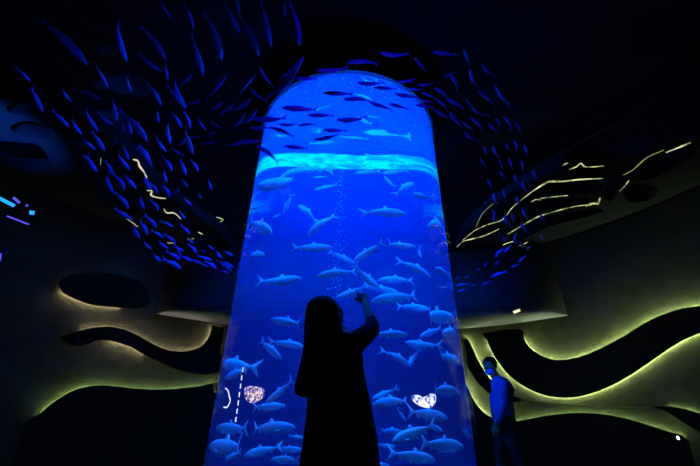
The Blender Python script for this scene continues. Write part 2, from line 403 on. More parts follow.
bm = bmesh.new(); lathe(bm, [(TR - .12, ZW + .03), (TR + .03, ZW + .03), (TR + .03, CEIL - .01), (TR - .12, CEIL - .01)], 96)
obj('top_hood', bm, M_black, tank, smooth=False)
# water body with a gently rippled surface
bm = bmesh.new(); SEG = 160; NR = 60; rr = TR - .003
side0 = [bm.verts.new((rr * math.cos(2 * PI * k / SEG), rr * math.sin(2 * PI * k / SEG), .46)) for k in range(SEG)]
def rip(x, y):
    return ZW + .009 * noise.noise(Vector((x * 2.2, y * 2.2, 1.7))) + 0.0055 * noise.noise(Vector((x * 6, y * 6, 4.2)))
rings = []
for j in range(NR, 0, -1):
    r = rr * j / NR
    rings.append([bm.verts.new((r * math.cos(2 * PI * k / SEG), r * math.sin(2 * PI * k / SEG), rip(r * math.cos(2 * PI * k / SEG), r * math.sin(2 * PI * k / SEG)) if j < NR else ZW)) for k in range(SEG)])
cv = bm.verts.new((0, 0, rip(0, 0))); bv = bm.verts.new((0, 0, .46))
for k in range(SEG):
    k2 = (k + 1) % SEG
    bm.faces.new((side0[k], side0[k2], rings[0][k2], rings[0][k])); bm.faces.new((bv, side0[k2], side0[k])); bm.faces.new((cv, rings[-1][k], rings[-1][k2]))
    for a, b in zip(rings, rings[1:]): bm.faces.new((a[k], a[k2], b[k2], b[k]))
w = obj('water', bm, M_water, tank)
w.data.set_sharp_from_angle(angle=math.radians(40))
w['label'] = 'clear blue water filling the column'
# lit band along the rear waterline
bm = bmesh.new(); prof = []
for i in range(61):
    a = math.radians(8 + 164 * i / 60)
    prof.append([(r * math.cos(a), r * math.sin(a), z) for r, z in ((TR - .06, ZW - .135), (TR - .06, ZW - .01), (TR - .02, ZW - .01), (TR - .02, ZW - .135))])
loft(bm, prof); ls = obj('light_band', bm, E_ring, tank); ls['label'] = 'bright cyan light band along the rear waterline'
for k in range(9):
    a = 2 * PI * (k + .5) / 9; r = 1.05
    loc = (TC.x + r * math.cos(a), TC.y + r * math.sin(a), ZW - .10)
    lamp('tank_lamp', 'POINT', (loc[0], loc[1], ZW - .16), 330, (0, .07, 1), 0)
    lamp('tank_lamp', 'POINT', (loc[0], loc[1], ZW - .22), 12, (0, 1, .9), 0)

# ------------------------------------------------------------------ fish
def fin(bm, pts, th, mi):
    a = [bm.verts.new((x, th, z)) for x, z in pts]; b = [bm.verts.new((x, -th, z)) for x, z in pts]; n = len(pts)
    fs = [bm.faces.new(a), bm.faces.new(b[::-1])] + [bm.faces.new((a[k], b[k], b[(k + 1) % n], a[(k + 1) % n])) for k in range(n)]
    for f in fs: f.material_index = mi
def fish_mesh(name, prof, width, bend, fork, fins, mats):
    bm = bmesh.new(); rings = []
    for x, h, zc in prof:
        rings.append([(x, width * h * math.cos(2 * PI * k / 14), zc + h * math.sin(2 * PI * k / 14) * (1 if math.sin(2 * PI * k / 14) > 0 else 1.05)) for k in range(14)])
    loft(bm, rings)
    fin(bm, fork, .006, 1)
    for f in fins: fin(bm, f, .005, 1)
    for s in (1, -1):     # pectoral fins and eyes
        v0 = [bm.verts.new(p) for p in ((.27, s * .035, -.035), (.17, s * .085, -.075), (.15, s * .075, -.062), (.23, s * .04, -.03))]
        v1 = [bm.verts.new((p.co.x, p.co.y, p.co.z + .006)) for p in v0]
        fs = [bm.faces.new(v0), bm.faces.new(v1[::-1])] + [bm.faces.new((v0[k], v1[k], v1[(k + 1) % 4], v0[(k + 1) % 4])) for k in range(4)]
        for f in fs: f.material_index = 1
        n0 = len(bm.faces); ball(bm, (.425, s * width * .046, .012), .016, 1); bm.faces.ensure_lookup_table()
        for f in bm.faces[n0:]: f.material_index = 2
    for vtx in bm.verts:
        x = vtx.co.x; vtx.co.y += bend * (x - .1) ** 2 * (1 if x < .1 else .4) * 1.6
    me = bpy.data.meshes.new(name); bmesh.ops.recalc_face_normals(bm, faces=bm.faces); bm.to_mesh(me); bm.free()
    for p in me.polygons: p.use_smooth = True
    for m in mats: me.materials.append(m)
    return me
PROF = [(.5, .006, -.004), (.485, .02, -.003), (.45, .042, 0), (.39, .066, .002), (.3, .09, .003), (.2, .103, .002), (.08, .105, 0), (-.04, .094, 0), (-.15, .073, .002), (-.24, .048, .003), (-.3, .031, .003), (-.345, .022, .003)]
FORK = [(-.33, .022), (-.39, .06), (-.5, .15), (-.455, .06), (-.425, .004), (-.455, -.055), (-.5, -.145), (-.39, -.055), (-.33, -.018)]
FINS = [[(.1, .1), (.03, .165), (.0, .15), (-.02, .1), (-.05, .088), (.02, .088)],
        [(-.02, -.09), (-.08, -.135), (-.07, -.1), (-.06, -.08)],
        [(-.2, -.055), (-.25, -.095), (-.29, -.05), (-.28, -.03), (-.2, -.045)]]
TANKM = [fish_mesh('milkfish', PROF, .55, b, FORK, FINS, [M_fish, M_fin, M_eye]) for b in (0, .35, -.35, .6, -.6)]
PROF2 = [(x, h * .78, z) for x, h, z in PROF]
FORK2 = [(x, z * .75) for x, z in FORK]; FINS2 = [[(x, z * .78) for x, z in f] for f in FINS]
MODM = [fish_mesh('fish_model', PROF2, .75, b, FORK2, FINS2, [M_model, M_model, M_eye]) for b in (0, .25, -.25)]
def set_fish(o, head, tail, roll=0):
    x = head - tail; L = x.length; x.normalize(); z = Vector((0, 0, 1)) - x * x.z
    if z.length < .15: z = Vector((0, 1, .3)); z = z - x * x.dot(z)
    z.normalize(); y = z.cross(x)
    m = Matrix((x, y, z)).transposed().to_4x4() @ Matrix.Rotation(roll, 4, 'X') @ Matrix.Diagonal((L, L, L, 1))
    m.translation = (head + tail) / 2
    o.matrix_world = m
    return L
placed = []
def clear_of(h, t, L):
    pts = [h.lerp(t, k / 6) for k in range(7)]
    for p in pts:
        if (Vector((p.x, p.y)) - TC).length > TR - .05 - .2 * L: return False
        if p.z > ZW - .12 or p.z < .48 + .16 * L: return False
    for q, L2 in placed:
        for a in pts:
            for b in q:
                if (a - b).length < .115 * (L + L2): return False
    return True
# head x, head y, tail x, tail y, depth or None, label
TF = [
 (281, 174, 332, 166, .9, 'large pale fish just under the bright waterline band, left of centre'),
 (257, 187.5, 309, 184, .4, 'long pale fish against the upper left glass, forked tail to the right'),
 (314, 190, 338, 184, 1.2, 'bright fish heading left beside the top of the bubble column'),
 (283, 214, 292, 194, .7, 'steep fish diving head down in the upper left of the tank'),
 (355, 172.5, 381, 171, 1.5, 'leftmost fish of the small cluster under the waterline on the right'),
 (382, 173.5, 406, 170.5, 1.2, 'topmost right fish of the small cluster under the waterline'),
 (384, 176, 394, 188, .9, 'short fish pointing steeply up-left in the cluster under the waterline'),
 (413.5, 182, 396, 193, .7, 'fish slanting up right at the lower end of the cluster under the waterline'),
 (412, 194.5, 431, 198, .3, 'fish heading left near the right glass, high in the tank'),
 (263, 205, 252, 210.5, .35, 'small fish at the left glass above its lone slanting neighbour'),
 (273, 217, 282.5, 214, 1.8, 'tiny foreshortened fish facing out beneath the steep diver'),
 (298, 204, 316, 219, .9, 'fish slanting up to the left, beside the tail of a bigger one'),
 (307, 236, 334, 211, .5, 'big fish slanting down to the left, tail raised, left of the bubbles'),
 (272, 233, 249, 222, .4, 'lone fish slanting down to the right near the left glass'),
 (333, 248, 291, 248, .35, 'large fish with open forked tail on the left, level, mid height left of bubbles'),
 (264, 254.5, 248, 254, .3, 'small fish at the left glass with raised fins, mid height'),
 (406.5, 213.5, 362, 211, .4, 'bright level fish swimming right alone, upper right of the tank'),
 (430, 226, 444, 222, .25, 'pale fish head poking in from the right glass, upper part'),
 (353, 262, 383, 243, .5, 'fish with bright back slanting down left from the middle cluster'),
 (415, 247, 383, 245, .7, 'level fish with tall dorsal fin at the right of the middle cluster'),
 (421, 258, 417, 246, 1.6, 'tiny fish hanging nose down beside the level fish right of the middle'),
 (355, 264, 328, 251, .8, 'fish pointing down right into the middle cluster from the upper left'),
 (316, 276, 357, 270, .3, 'large fish facing left in front of the bubble column above the woman'),
 (380, 289, 352, 266, .3, 'large fish slanting down right just above the pointing finger'),
 (336, 298, 368, 287, .6, 'fish facing left directly behind the pointing finger'),
 (432, 277.5, 400, 258, .3, 'large fish slanting down right, right of the pointing hand'),
 (378, 280, 417, 280, 1.1, 'level fish with open forked tail right of the pointing finger'),
 (398, 292, 362, 286, 1.4, 'dim slender fish passing behind the hand, nose to the right'),
 (372, 301, 420, 294, .4, 'large bright fish facing left just right of the raised wrist'),
 (430, 309, 396, 306, .8, 'fish facing right under the large bright one beside the wrist'),
 (434, 268, 449, 275, .25, 'rounded fish near the right glass, mid height'),
 (302, 279, 259, 284, .3, 'bright fish facing right alone on the left, level with the finger'),
 (271, 319.5, 305, 325, .3, 'fish facing left just left of the woman\'s hair'),
 (281, 359, 260, 340, .35, 'fish slanting down right, left of the woman at shoulder height'),
 (305, 347, 271, 341, .7, 'fish whose head is hidden behind the woman\'s hair'),
 (222, 364, 250, 367, .25, 'fish low at the left glass, above the bright dashes'),
 (455, 319, 414, 315, .3, 'long level fish reaching to the right glass, just above the woman\'s elbow height'),
 (408, 334.5, 371, 334, .3, 'blunt fish facing right just right of the woman\'s elbow'),
 (404, 343, 438, 347, .3, 'fish facing left in front of another, lower right of the elbow'),
 (420, 337, 442, 328, .9, 'fish half hidden with tail raised right, behind the left-facing one'),
 (443, 334, 458, 330, .25, 'small round fish at the right glass level with the elbow'),
 (411, 366, 383, 348, .35, 'plump fish slanting down right beside the woman\'s shoulder'),
 (408, 367, 418, 350, .95, 'fish nosing down to the left against the plump slanting one'),
 (459, 360, 435, 356, .3, 'fish with wide fork heading into the right glass'),
 (225, 378, 247, 369, .5, 'fish slanting down left beside the row of white dashes'),
 (266, 403, 296, 380, .3, 'large fish slanting down left just left of the woman\'s waist'),
 (285, 406, 249, 408, .6, 'dark blue level fish under the large slanting one left of the woman'),
 (294, 427, 246, 428.5, .3, 'large level fish facing right, left of the woman\'s skirt'),
 (216, 428.5, 248, 428.5, .2, 'pale fish pressed along the lower left glass'),
 (304, 438, 287, 436, .7, 'fish entering from behind the woman\'s skirt on the left, only tail out'),
 (209, 447, 250, 448, .3, 'pale long fish in the bottom left corner of the tank'),
 (243, 456, 279, 446, .2, 'plump fish slanting down left at the bottom left'),
 (303, 450, 274, 449, .5, 'bright bottom fish nosing behind the skirt\'s left side'),
 (225, 460, 241, 452, .8, 'small fish slanting down left near the bottom left corner'),
 (270, 460, 303, 459, .4, 'level fish cut by the lower picture edge, left of the skirt'),
 (373, 404, 411, 398, .25, 'large fish facing left right beside the woman\'s skirt'),
 (372, 399, 397, 389, .9, 'fish behind the large left-facing one beside the skirt, fin raised'),
 (459, 392, 428, 388, .35, 'level fish facing right above the white glare patch'),
 (406, 421, 396, 408, .6, 'short fish nosing down right below the glare patch\'s left end'),
 (448, 418, 407, 411, .3, 'large fish facing right just below the white glare patch'),
 (391, 442, 433, 425, .3, 'large dark fish slanting down left at the lower right'),
 (405, 433, 377, 429, .9, 'fish facing right partly behind the large dark slanting one'),
 (396, 447, 376, 445, .4, 'short pale fish at the right edge of the skirt near the bottom'),
 (464, 447, 420, 443, .25, 'long fish heading right into the bottom right glass'),
 (436, 460, 391, 453, .3, 'bright fish in the bottom foreground right of the skirt'),
 (463, 431, 472, 438, .15, 'rounded fish end at the lower right glass edge'),
 (390, 466, 371, 464, .6, 'fish tip at the lower picture edge touching the skirt'),
 (443, 432, 433, 423, 1.2, 'tiny far fish nosing right near the tail of the dark slanting one'),
]
UF = [  # seen mirrored in the water surface: placed below it
 (365, 132, 406, 134, .5, 'large bright fish mirrored in the surface on the right'),
 (338, 137, 368, 139.5, .55, 'slim fish mirrored in the surface at centre, fork to the right'),
 (335, 107, 312, 111, .6, 'bright fish mirrored high in the surface, left of centre'),
 (313, 131, 326, 129, .9, 'short bright fish mirrored among the hanging models'),
 (266, 141, 289, 136, .5, 'slim fish mirrored in the surface at the upper left'),
 (298, 152, 320, 144, .6, 'bright slanting fish mirrored just above the waterline band'),
 (356, 93, 372, 101, .4, 'sparkling fish mirrored near the very top of the surface'),
 (365, 115, 380, 120, .7, 'small bright fish mirrored in the middle of the surface'),
]
for lst, mir in ((TF, False), (UF, True)):
    for hx, hy, tx, ty, dep, lab in lst:
        ok = False
        for k in range(40):
            d = dep + (0 if k == 0 else R_.uniform(-.25, .35 + .03 * k)); d = max(.06, d)
            h = into_tank(hx, hy, d, mir); tl = into_tank(tx, ty, d, mir)
            if h is None or tl is None: break
            # swing the fish a little in depth
            L = (h - tl).length
            if clear_of(h, tl, L): ok = True; break
        if not ok:
            for k in range(60):
                d = R_.uniform(.06, 2.2); h = into_tank(hx, hy, d, mir); tl = into_tank(tx, ty, d, mir)
                if h is None or tl is None: break
                L = (h - tl).length
                if clear_of(h, tl, L): ok = True; break
        if not ok: pass; continue
        placed.append(([h.lerp(tl, k / 6) for k in range(7)], L))
        o = bpy.data.objects.new('milkfish', R_.choice(TANKM)); COL.objects.link(o)
        set_fish(o, h, tl, R_.uniform(-.25, .25))
        tag(o, lab, 'fish', 'silver fish in the tank')

# hanging fish models: image ends of each, zone
HF = {
 'front': [(317, 71, 349, 70.6), (281, 107.7, 318.5, 110), (323, 93, 354, 94), (343, 99, 372, 98.6), (357, 83, 385, 85), (373, 87.5, 397.5, 89), (368.5, 102, 393, 110), (388, 103.5, 409, 109), (307, 115.4, 335, 115.4), (336, 120.5, 368.5, 119.6), (278, 124.5, 299, 125.4), (298, 125.4, 317, 123), (322, 130, 347.5, 131), (314, 140, 341, 136), (283, 146, 309, 148.6), (257, 145, 281, 161.5), (236, 142, 264, 141), (270, 126.7, 296, 135.7), (251, 118.6, 288, 121), (249, 128, 272, 128), (394, 94, 420, 98), (415, 105, 436, 106.7)],
 'above': [(347, 62, 378.6, 60.3), (380, 53.5, 408.7, 57), (301, 63, 272, 102), (398, 82, 417, 80), (249, 88, 266, 103), (259, 67, 271, 87.5), (295, 78, 318, 79), (305, 57, 284, 80)],
 'left_top': [(225, 2, 240.6, 34), (242, 10, 260, 56), (261, 0, 271.5, 47), (283.5, -4, 285, 18), (295.5, 3, 300, 45.5), (235, -8, 240, 12), (220, 38, 222.6, 60), (158, 0, 172, 19), (111, 17, 126, 62), (144, 24, 167, 60), (191, 33, 203.5, 75.5), (209.6, 10, 222.5, 60), (187, 3.4, 194, 29), (136, 53, 161.5, 72), (165, 63.5, 168, 80), (41, 14, 89, 65), (96, 65, 108, 88), (17, 67, 31, 82)],
 'left_near_tank': [(235, 95, 256, 72), (207, 98, 227.5, 73), (209.5, 111.5, 223, 102), (221.5, 114, 235, 103), (232, 114, 252, 98.6), (231, 130, 245.5, 113), (242, 127, 257.5, 110), (195, 60, 204, 76), (180, 86, 192, 74), (170, 79, 185.5, 108), (188, 106, 201, 99.5), (187, 111.5, 190.6, 129), (206, 135.5, 216, 132), (227.5, 147, 246, 141), (243, 143.5, 258.5, 141), (203.5, 145, 215.5, 141), (210, 122, 222, 128), (196, 118, 206, 130)],
 'left_upper': [(31, 87, 43, 112.6), (60, 88.6, 72, 103), (51.5, 109, 70, 128), (69, 118, 81.5, 135), (82, 109, 98, 131.5), (96, 112.6, 113, 125.5), (112.5, 99, 117, 121), (91, 130, 105, 151), (82, 138, 96, 150), (74, 87, 103, 100), (111.6, 147, 117, 140), (82, 154, 89, 160), (123, 107.5, 148.6, 142), (150, 82, 162, 106), (155.5, 107.5, 159, 123), (164, 119.5, 170, 143.5), (153, 136, 166, 152), (166, 84, 185, 107.5), (185, 130, 193, 154), (179.5, 147, 186.5, 136.6), (171, 148.6, 183, 155.5), (142, 145, 150, 160), (128, 119.5, 131.5, 135), (121, 121, 124.6, 131.5), (123, 146, 129, 160), (190, 138, 200, 136.6), (125, 76, 131, 92), (174, 112, 182, 128)],
 'left_mid': [(83.5, 154, 97, 172), (114, 152, 130, 170), (141, 147, 152, 166.6), (164, 155.5, 172.7, 171), (180, 159, 186.4, 175), (161.5, 168, 166.7, 182), (102, 172.6, 112.6, 193), (116, 172.6, 125.5, 190.6), (124.6, 175, 136.6, 189), (140, 172.6, 151, 190), (118, 192, 129, 209), (136.6, 193, 143.5, 208.7), (153, 200, 159, 211), (166, 186, 170, 197.5), (113.5, 208, 133, 220), (179.5, 211, 185.6, 219), (173.5, 195, 179.5, 188), (183, 179.5, 188, 188), (183, 198, 191.6, 205), (208, 179.5, 212, 190), (198, 193, 202, 199), (193, 160, 199, 172), (105, 160, 114, 176), (152, 182, 158, 194)],
 'left_low': [(147.7, 215, 157, 228), (140, 220, 148, 235), (160.6, 220, 174, 227), (153, 230, 164, 238), (183, 225.5, 190, 234), (143.5, 242, 152, 249.5), (157, 241, 168, 248.6), (153, 254, 160.6, 261.5), (176, 242.6, 181, 258), (168, 251, 181, 260), (165, 258, 182, 269), (190, 244, 197, 253), (200, 249.5, 206, 252), (207, 245, 214, 249.5), (214.7, 251, 222, 258), (226, 251, 233, 256), (188, 259, 202, 263), (197, 255.5, 212, 260), (207, 260.6, 217, 269), (217, 260, 234, 266.7), (200, 263, 208.7, 266.7), (181, 254.6, 191.5, 261.5), (220.7, 270, 229, 273.5), (130, 224, 139, 238), (166, 234, 176, 243), (222, 263, 232, 271), (186, 238, 194, 243), (173, 246, 184, 251)],
 'right_arch': [(401, 81, 415, 81), (417, 85, 433, 85), (407, 88.3, 423, 91), (421.6, 92, 436, 98.6), (434.5, 87.4, 450, 97), (434.5, 110, 450, 119.6), (414, 57, 426, 71.5), (432.7, 52, 457, 55), (450, 73, 460, 88.7), (443, 78, 455, 71.5), (437, 99.5, 449, 109), (446, 98, 463.5, 108), (449, 112, 462.6, 128), (420, 100, 433, 103)],
 'right_upper': [(463.5, 49, 469.5, 64), (469.5, 69.5, 474.7, 88), (480.7, 64, 493.6, 78), (479, 90, 498, 105.5), (494, 85, 513, 109), (465, 98.7, 475.5, 109), (471, 107, 486.6, 118), (471, 117, 485, 129), (462.6, 122, 474, 131), (463.5, 132, 477, 143), (488, 124, 498.7, 132.6), (504, 116, 514, 128), (514, 120.6, 522.7, 131), (505.5, 100, 512.4, 110), (496, 118, 502, 127)],
 'right_mid': [(483, 146, 488, 155), (492.6, 145.5, 497, 159), (505.5, 143, 509, 151.5), (514, 139.5, 519, 150), (524, 144.6, 528.7, 155), (480, 158, 486.6, 168), (509, 158, 512.4, 168.7), (521, 160, 525, 170), (500, 171, 504.7, 179), (514, 174.7, 517, 184), (487.5, 178.6, 492, 189), (499, 160, 503, 169), (522, 182, 526, 194), (493, 193, 494.5, 204), (493.5, 209, 496, 220), (516.7, 195.7, 520, 207.7), (511.5, 213, 515, 223), (522.7, 207, 528, 221.5), (504.7, 214.6, 507, 226.6), (521, 223, 526, 233.5), (540, 213, 543, 221.5), (503, 190, 506, 200), (533, 170, 536, 180)],
 'right_low': [(502, 234, 505.5, 242), (513, 233.5, 516, 244), (540, 233.5, 543, 240), (517.6, 238.7, 524, 247), (501, 248.6, 495, 257), (512.4, 245, 504, 252), (532, 245, 526, 250), (526, 255.5, 517.6, 262), (499.5, 260.6, 494.4, 265), (488.4, 260.6, 484, 266.6), (505.5, 271, 490, 277), (490, 281, 481.5, 285.5), (481.5, 267.5, 476, 271), (470, 275, 464, 278), (461, 278, 455, 277), (469.5, 283, 456, 285.5), (466, 289, 457.5, 291.5), (477, 284, 471, 286), (519, 264, 511, 267.5)],
}
ZL_FRONT = ['fish model crossing above the middle of the tank\'s curved top edge', 'long fish model over the bright left half of the tank top, below the sparkling fringe', 'fish model over the tank top just right of centre, second row down', 'fish model centred over the bright sparkle of the tank top', 'fish model highest over the tank top, right of centre', 'fish model just right of the highest one over the tank top', 'thick fish model slanting down right over the right half of the tank top', 'right-hand one of two fish models slanting together over the right of the tank top', 'fish model over the tank top beside the brightest mirrored fish', 'long fish model over the middle of the tank top, lower row', 'left fish model of the linked row across the tank top\'s left side', 'fish model rising to the right in the row across the tank top\'s left side', 'fish model over the tank top just above the slim mirrored fish', 'fish model tilted up right close above the waterline band', 'fish model just above the left of the waterline band', 'fish model slanting down right across the left of the waterline band', 'fish model half outside the tank\'s left edge, level with the waterline band', 'fish model slanting down right at the left of the tank top, below the linked row', 'fish model crossing the tank\'s upper left shoulder, upper of two', 'fish model poking out of the tank\'s left shoulder, lower of two', 'fish model crossing the right curved rim of the tank top', 'fish model just leaving the tank\'s right shoulder']
ZL_ABOVE = ['bright blue fish model floating alone above the tank top, left of its upper neighbour', 'highest fish model above the right of the tank top', 'long fish model slanting along the tank\'s upper left rim', 'small fish model skimming above the tank\'s upper right rim', 'fish model slanting down right toward the tank\'s left shoulder', 'dim fish model slanting down right above the tank\'s left shoulder', 'thin fish model touching the tank\'s top rim at upper left', 'fish model slanting up right over the tank\'s upper left rim']
ZLAB = {'left_top': 'large dim blue fish model hanging near the ceiling at upper left', 'left_near_tank': 'dim blue fish model in the gap between the left swarm and the tank top',
 'left_upper': 'blue fish model slanting down right in the upper part of the left swarm', 'left_mid': 'bright blue fish model in the thick left swarm before the lit lattice',
 'left_low': 'small blue fish model in the lower left tail curving behind the tank', 'right_arch': 'blue fish model in the arch leaving the tank\'s right shoulder',
 'right_upper': 'dim blue fish model in the upper right swarm, away from the tank edge', 'right_mid': 'dim blue fish model hanging nearly upright in front of the right ceiling lattice',
 'right_low': 'small dim blue fish model in the lower right tail curving behind the tank'}
Z0 = {'front': 3.0, 'above': 3.15, 'left_top': 3.45, 'left_near_tank': 3.1, 'left_upper': 3.15, 'left_mid': 3.1, 'left_low': 3.2, 'right_arch': 3.1, 'right_upper': 3.15, 'right_mid': 3.1, 'right_low': 3.2}
NSK = []; hplaced = []
for zone, lst in HF.items():
    for i, (x0, y0, x1, y1) in enumerate(lst):
        z0 = Z0[zone]; Lt = R_.uniform(.22, .30)
        Lp = (at_z(x0, y0, z0) - at_z(x1, y1, z0)).length
        z = .8 + (z0 - .8) * min(1.12, max(.72, Lt / Lp)); best = None
        for k in range(60):
            zz = z + (0 if k == 0 else R_.uniform(-.02 - .008 * k, .008 * k))
            zz = max(2.2, min(3.68, zz))
            a, b = at_z(x0, y0, zz), at_z(x1, y1, zz)
            Lq = (a - b).length
            if Lq > .42:                # steep ones pitch nose-down instead of growing
                mid = (a + b) / 2; f_ = .5
                a2 = CAM + ray(x0, y0) * ((mid - CAM).length); b2 = CAM + ray(x1, y1) * ((mid - CAM).length)
                a = a2.lerp(a, .35); b = b2.lerp(b, .35); Lq = (a - b).length
            if a.z > 3.72 or b.z > 3.72 or max((Vector((p.x, p.y)) - RC).length for p in (a, b)) > 4.4: z -= .01; continue
            pts = [a.lerp(b, j / 9) for j in range(10)]
            if any((Vector((p.x, p.y)) - TC).length < TR + .13 for p in pts): z -= .02; continue
            if any((p - q).length < .1 * (Lq + L2) for p in pts for q, L2 in hplaced for q in [q]): continue
            best = (a, b, Lq); break
        if best is None: pass; continue
        a, b, Lq = best
        hplaced += [(a.lerp(b, j / 9), Lq) for j in range(10)]
        o = bpy.data.objects.new('hanging_fish', R_.choice(MODM)); COL.objects.link(o)
        # tails are the thin upper/outer ends in the left swarm: heads point to the second image end
        if zone.startswith('left') or zone == 'right_low': set_fish(o, b, a)
        else: set_fish(o, a, b)
        if zone == 'front': tag(o, ZL_FRONT[i], 'fish model', 'fish models before the tank top')
        elif zone == 'above': tag(o, ZL_ABOVE[i], 'fish model', 'fish models above the tank top')
        else: tag(o, ZLAB[zone], 'fish model', 'hanging fish ' + zone.replace('_', ' '))

# bubbles
bm = bmesh.new()
for k in range(230):
    f_ = R_.random(); x = 341 - 6 * f_ + R_.gauss(0, 2 + 4 * f_); y = 166 + 175 * f_
    p = into_tank(x, y, 1.35 + R_.uniform(-.1, .1)); ball(bm, p, R_.uniform(.003, .007), 1)
bub = obj('bubble_column', bm, M_bub); tag(bub, 'thin rising column of air bubbles above the woman\'s head', 'bubbles', None, 'stuff')
bm = bmesh.new()
for k in range(480):
    a = R_.uniform(PI, 2 * PI); r = TR - .05 - abs(R_.gauss(0, .16)); q = Vector((TC.x + r * math.cos(a), TC.y + r * math.sin(a), ZW - .025 - R_.random() * .03))
    ball(bm, q, R_.uniform(.002, .0065), 1)
fo = obj('surface_bubbles', bm, M_bub); tag(fo, 'sparkling fringe of bubbles under the water surface at the tank\'s top front rim', 'bubbles', None, 'stuff')

# ------------------------------------------------------------------ people
def capsule(bm, a, b, r0, r1, n=6):
    a, b = Vector(a), Vector(b); pts = []; rad = []
    for i in range(n + 1):
        t_ = i / n; pts.append(a.lerp(b, t_)); rad.append(r0 + (r1 - r0) * t_)
    tube(bm, pts, rad, 12); ball(bm, a, r0, 2); ball(bm, b, r1, 2)
def remeshed(name, bm, voxel, m, parent, smooth_it=4):
    me = bpy.data.meshes.new(name); bm.to_mesh(me); bm.free()
    ob = bpy.data.objects.new(name, me); COL.objects.link(ob)
    r = ob.modifiers.new('r', 'REMESH'); r.mode = 'VOXEL'; r.voxel_size = voxel
    s = ob.modifiers.new('s', 'SMOOTH'); s.factor = .5; s.iterations = smooth_it
    dg = bpy.context.evaluated_depsgraph_get(); me2 = bpy.data.meshes.new_from_object(ob.evaluated_get(dg))
    bpy.data.objects.remove(ob); bpy.data.meshes.remove(me)
    for p in me2.polygons: p.use_smooth = True
    me2.materials.clear(); me2.name = name
    return link_mesh(name, me2, m, parent)
def head_geo(bm, c, yaw, pitch, s=1.0):
    """head with face looking along local +Y; yaw turns right, pitch nods up"""
    rot = Matrix.Rotation(-yaw, 4, 'Z') @ Matrix.Rotation(pitch, 4, 'X')
    T = lambda v_: Vector(c) + (rot @ Vector(v_)) * s
    ball(bm, T((0, -.012, .028)), .088 * s, 3, (.9, 1.1, 1.0), rot)             # skull
    ball(bm, T((0, .022, -.045)), .06 * s, 3, (.98, 1.05, 1.15), rot)            # jaw
    ball(bm, T((0, .05, -.088)), .025 * s, 2, (1.1, 1, .9), rot)                 # chin
    tube(bm, [T((0, .082, .012)), T((0, .098, -.02)), T((0, .102, -.028)), T((0, .08, -.034))], [.010 * s, .014 * s, .015 * s, .012 * s], 8)   # nose
    ball(bm, T((0, .079, -.058)), .02 * s, 2, (1.2, .6, .42), rot)              # lips
    for k in (1, -1):
        ball(bm, T((k * .08, -.01, -.005)), .027 * s, 2, (.35, .7, 1.1), rot)    # ears
        ball(bm, T((k * .032, .066, .03)), .02 * s, 2, (1.3, .7, .6), rot)       # brow
    return T
def eyes_geo(T, parent, s=1.0):
    for k in (1, -1):
        bm = bmesh.new(); ball(bm, T((k * .031, .077, .008)), .0125 * s, 2); obj('eye', bm, M_eye, parent)
def hand_geo(bm, wrist, fwd, palm, side, curls, spread=.25, thumb_open=.6, s=1.0):
    """wrist point, direction of fingers, palm normal, side = direction of thumb side"""
    f_, n_, d_ = Vector(fwd).normalized(), Vector(palm).normalized(), Vector(side).normalized()
    W = Vector(wrist)
    for k in range(4):
        off = d_ * (.028 - .019 * k) * s
        tube(bm, [W + off * .7, W + f_ * .04 * s + off, W + f_ * .082 * s + off], [.014 * s, .0145 * s, .011 * s], 8); ball(bm, W + f_ * .082 * s + off, .0115 * s, 2)
        L = (.072, .08, .074, .058)[k] * s; base = W + f_ * .082 * s + off; dirv = (f_ + d_ * spread * (.4 - .27 * k)).normalized(); p = base
        ang = 0
        for j, seg in enumerate((.45, .3, .25)):
            ang += curls[k] * (.9 if j else .8)
            dd = dirv * math.cos(ang) + n_ * math.sin(ang)
            q = p + dd * L * seg; capsule(bm, p, q, (.0098 - .0012 * j) * s, (.0092 - .0012 * j) * s, 2); p = q
    tb = W + f_ * .02 * s + d_ * .03 * s; t1 = tb + (f_ * .8 + d_ * thumb_open + n_ * .3).normalized() * .042 * s; t2 = t1 + (f_ + n_ * .5 + d_ * .05).normalized() * .032 * s
    capsule(bm, W + d_ * .012 * s, tb, .016 * s, .014 * s, 3); capsule(bm, tb, t1, .0135 * s, .011 * s, 3); capsule(bm, t1, t2, .0105 * s, .009 * s, 2)

# --- woman
Y0 = 2.42
wr = empty('person', (at_y(338, 440, Y0).x, Y0, 0))
tag(wr, 'long-haired person in a loose dark dress pointing up at the tank, seen from behind', 'person')
inv = Matrix.Translation(-wr.location)
def fin_person(bm): bmesh.ops.transform(bm, matrix=inv, verts=bm.verts); return bm
bm = bmesh.new()
yaw = math.radians(52); fdir = Vector((math.sin(yaw), math.cos(yaw), 0)); rdir = Vector((math.cos(yaw), -math.sin(yaw), 0))
hc = at_y(331, 316, Y0)
T = head_geo(bm, hc, yaw, .22, .98)
neck0 = hc + Vector((0, 0, -.07)) - fdir * .01; chest = Vector((wr.location.x + .005, Y0, 1.22))
base_n = Vector((chest.x - .0, Y0 - .0, 1.345))
capsule(bm, neck0, base_n, .05, .058)
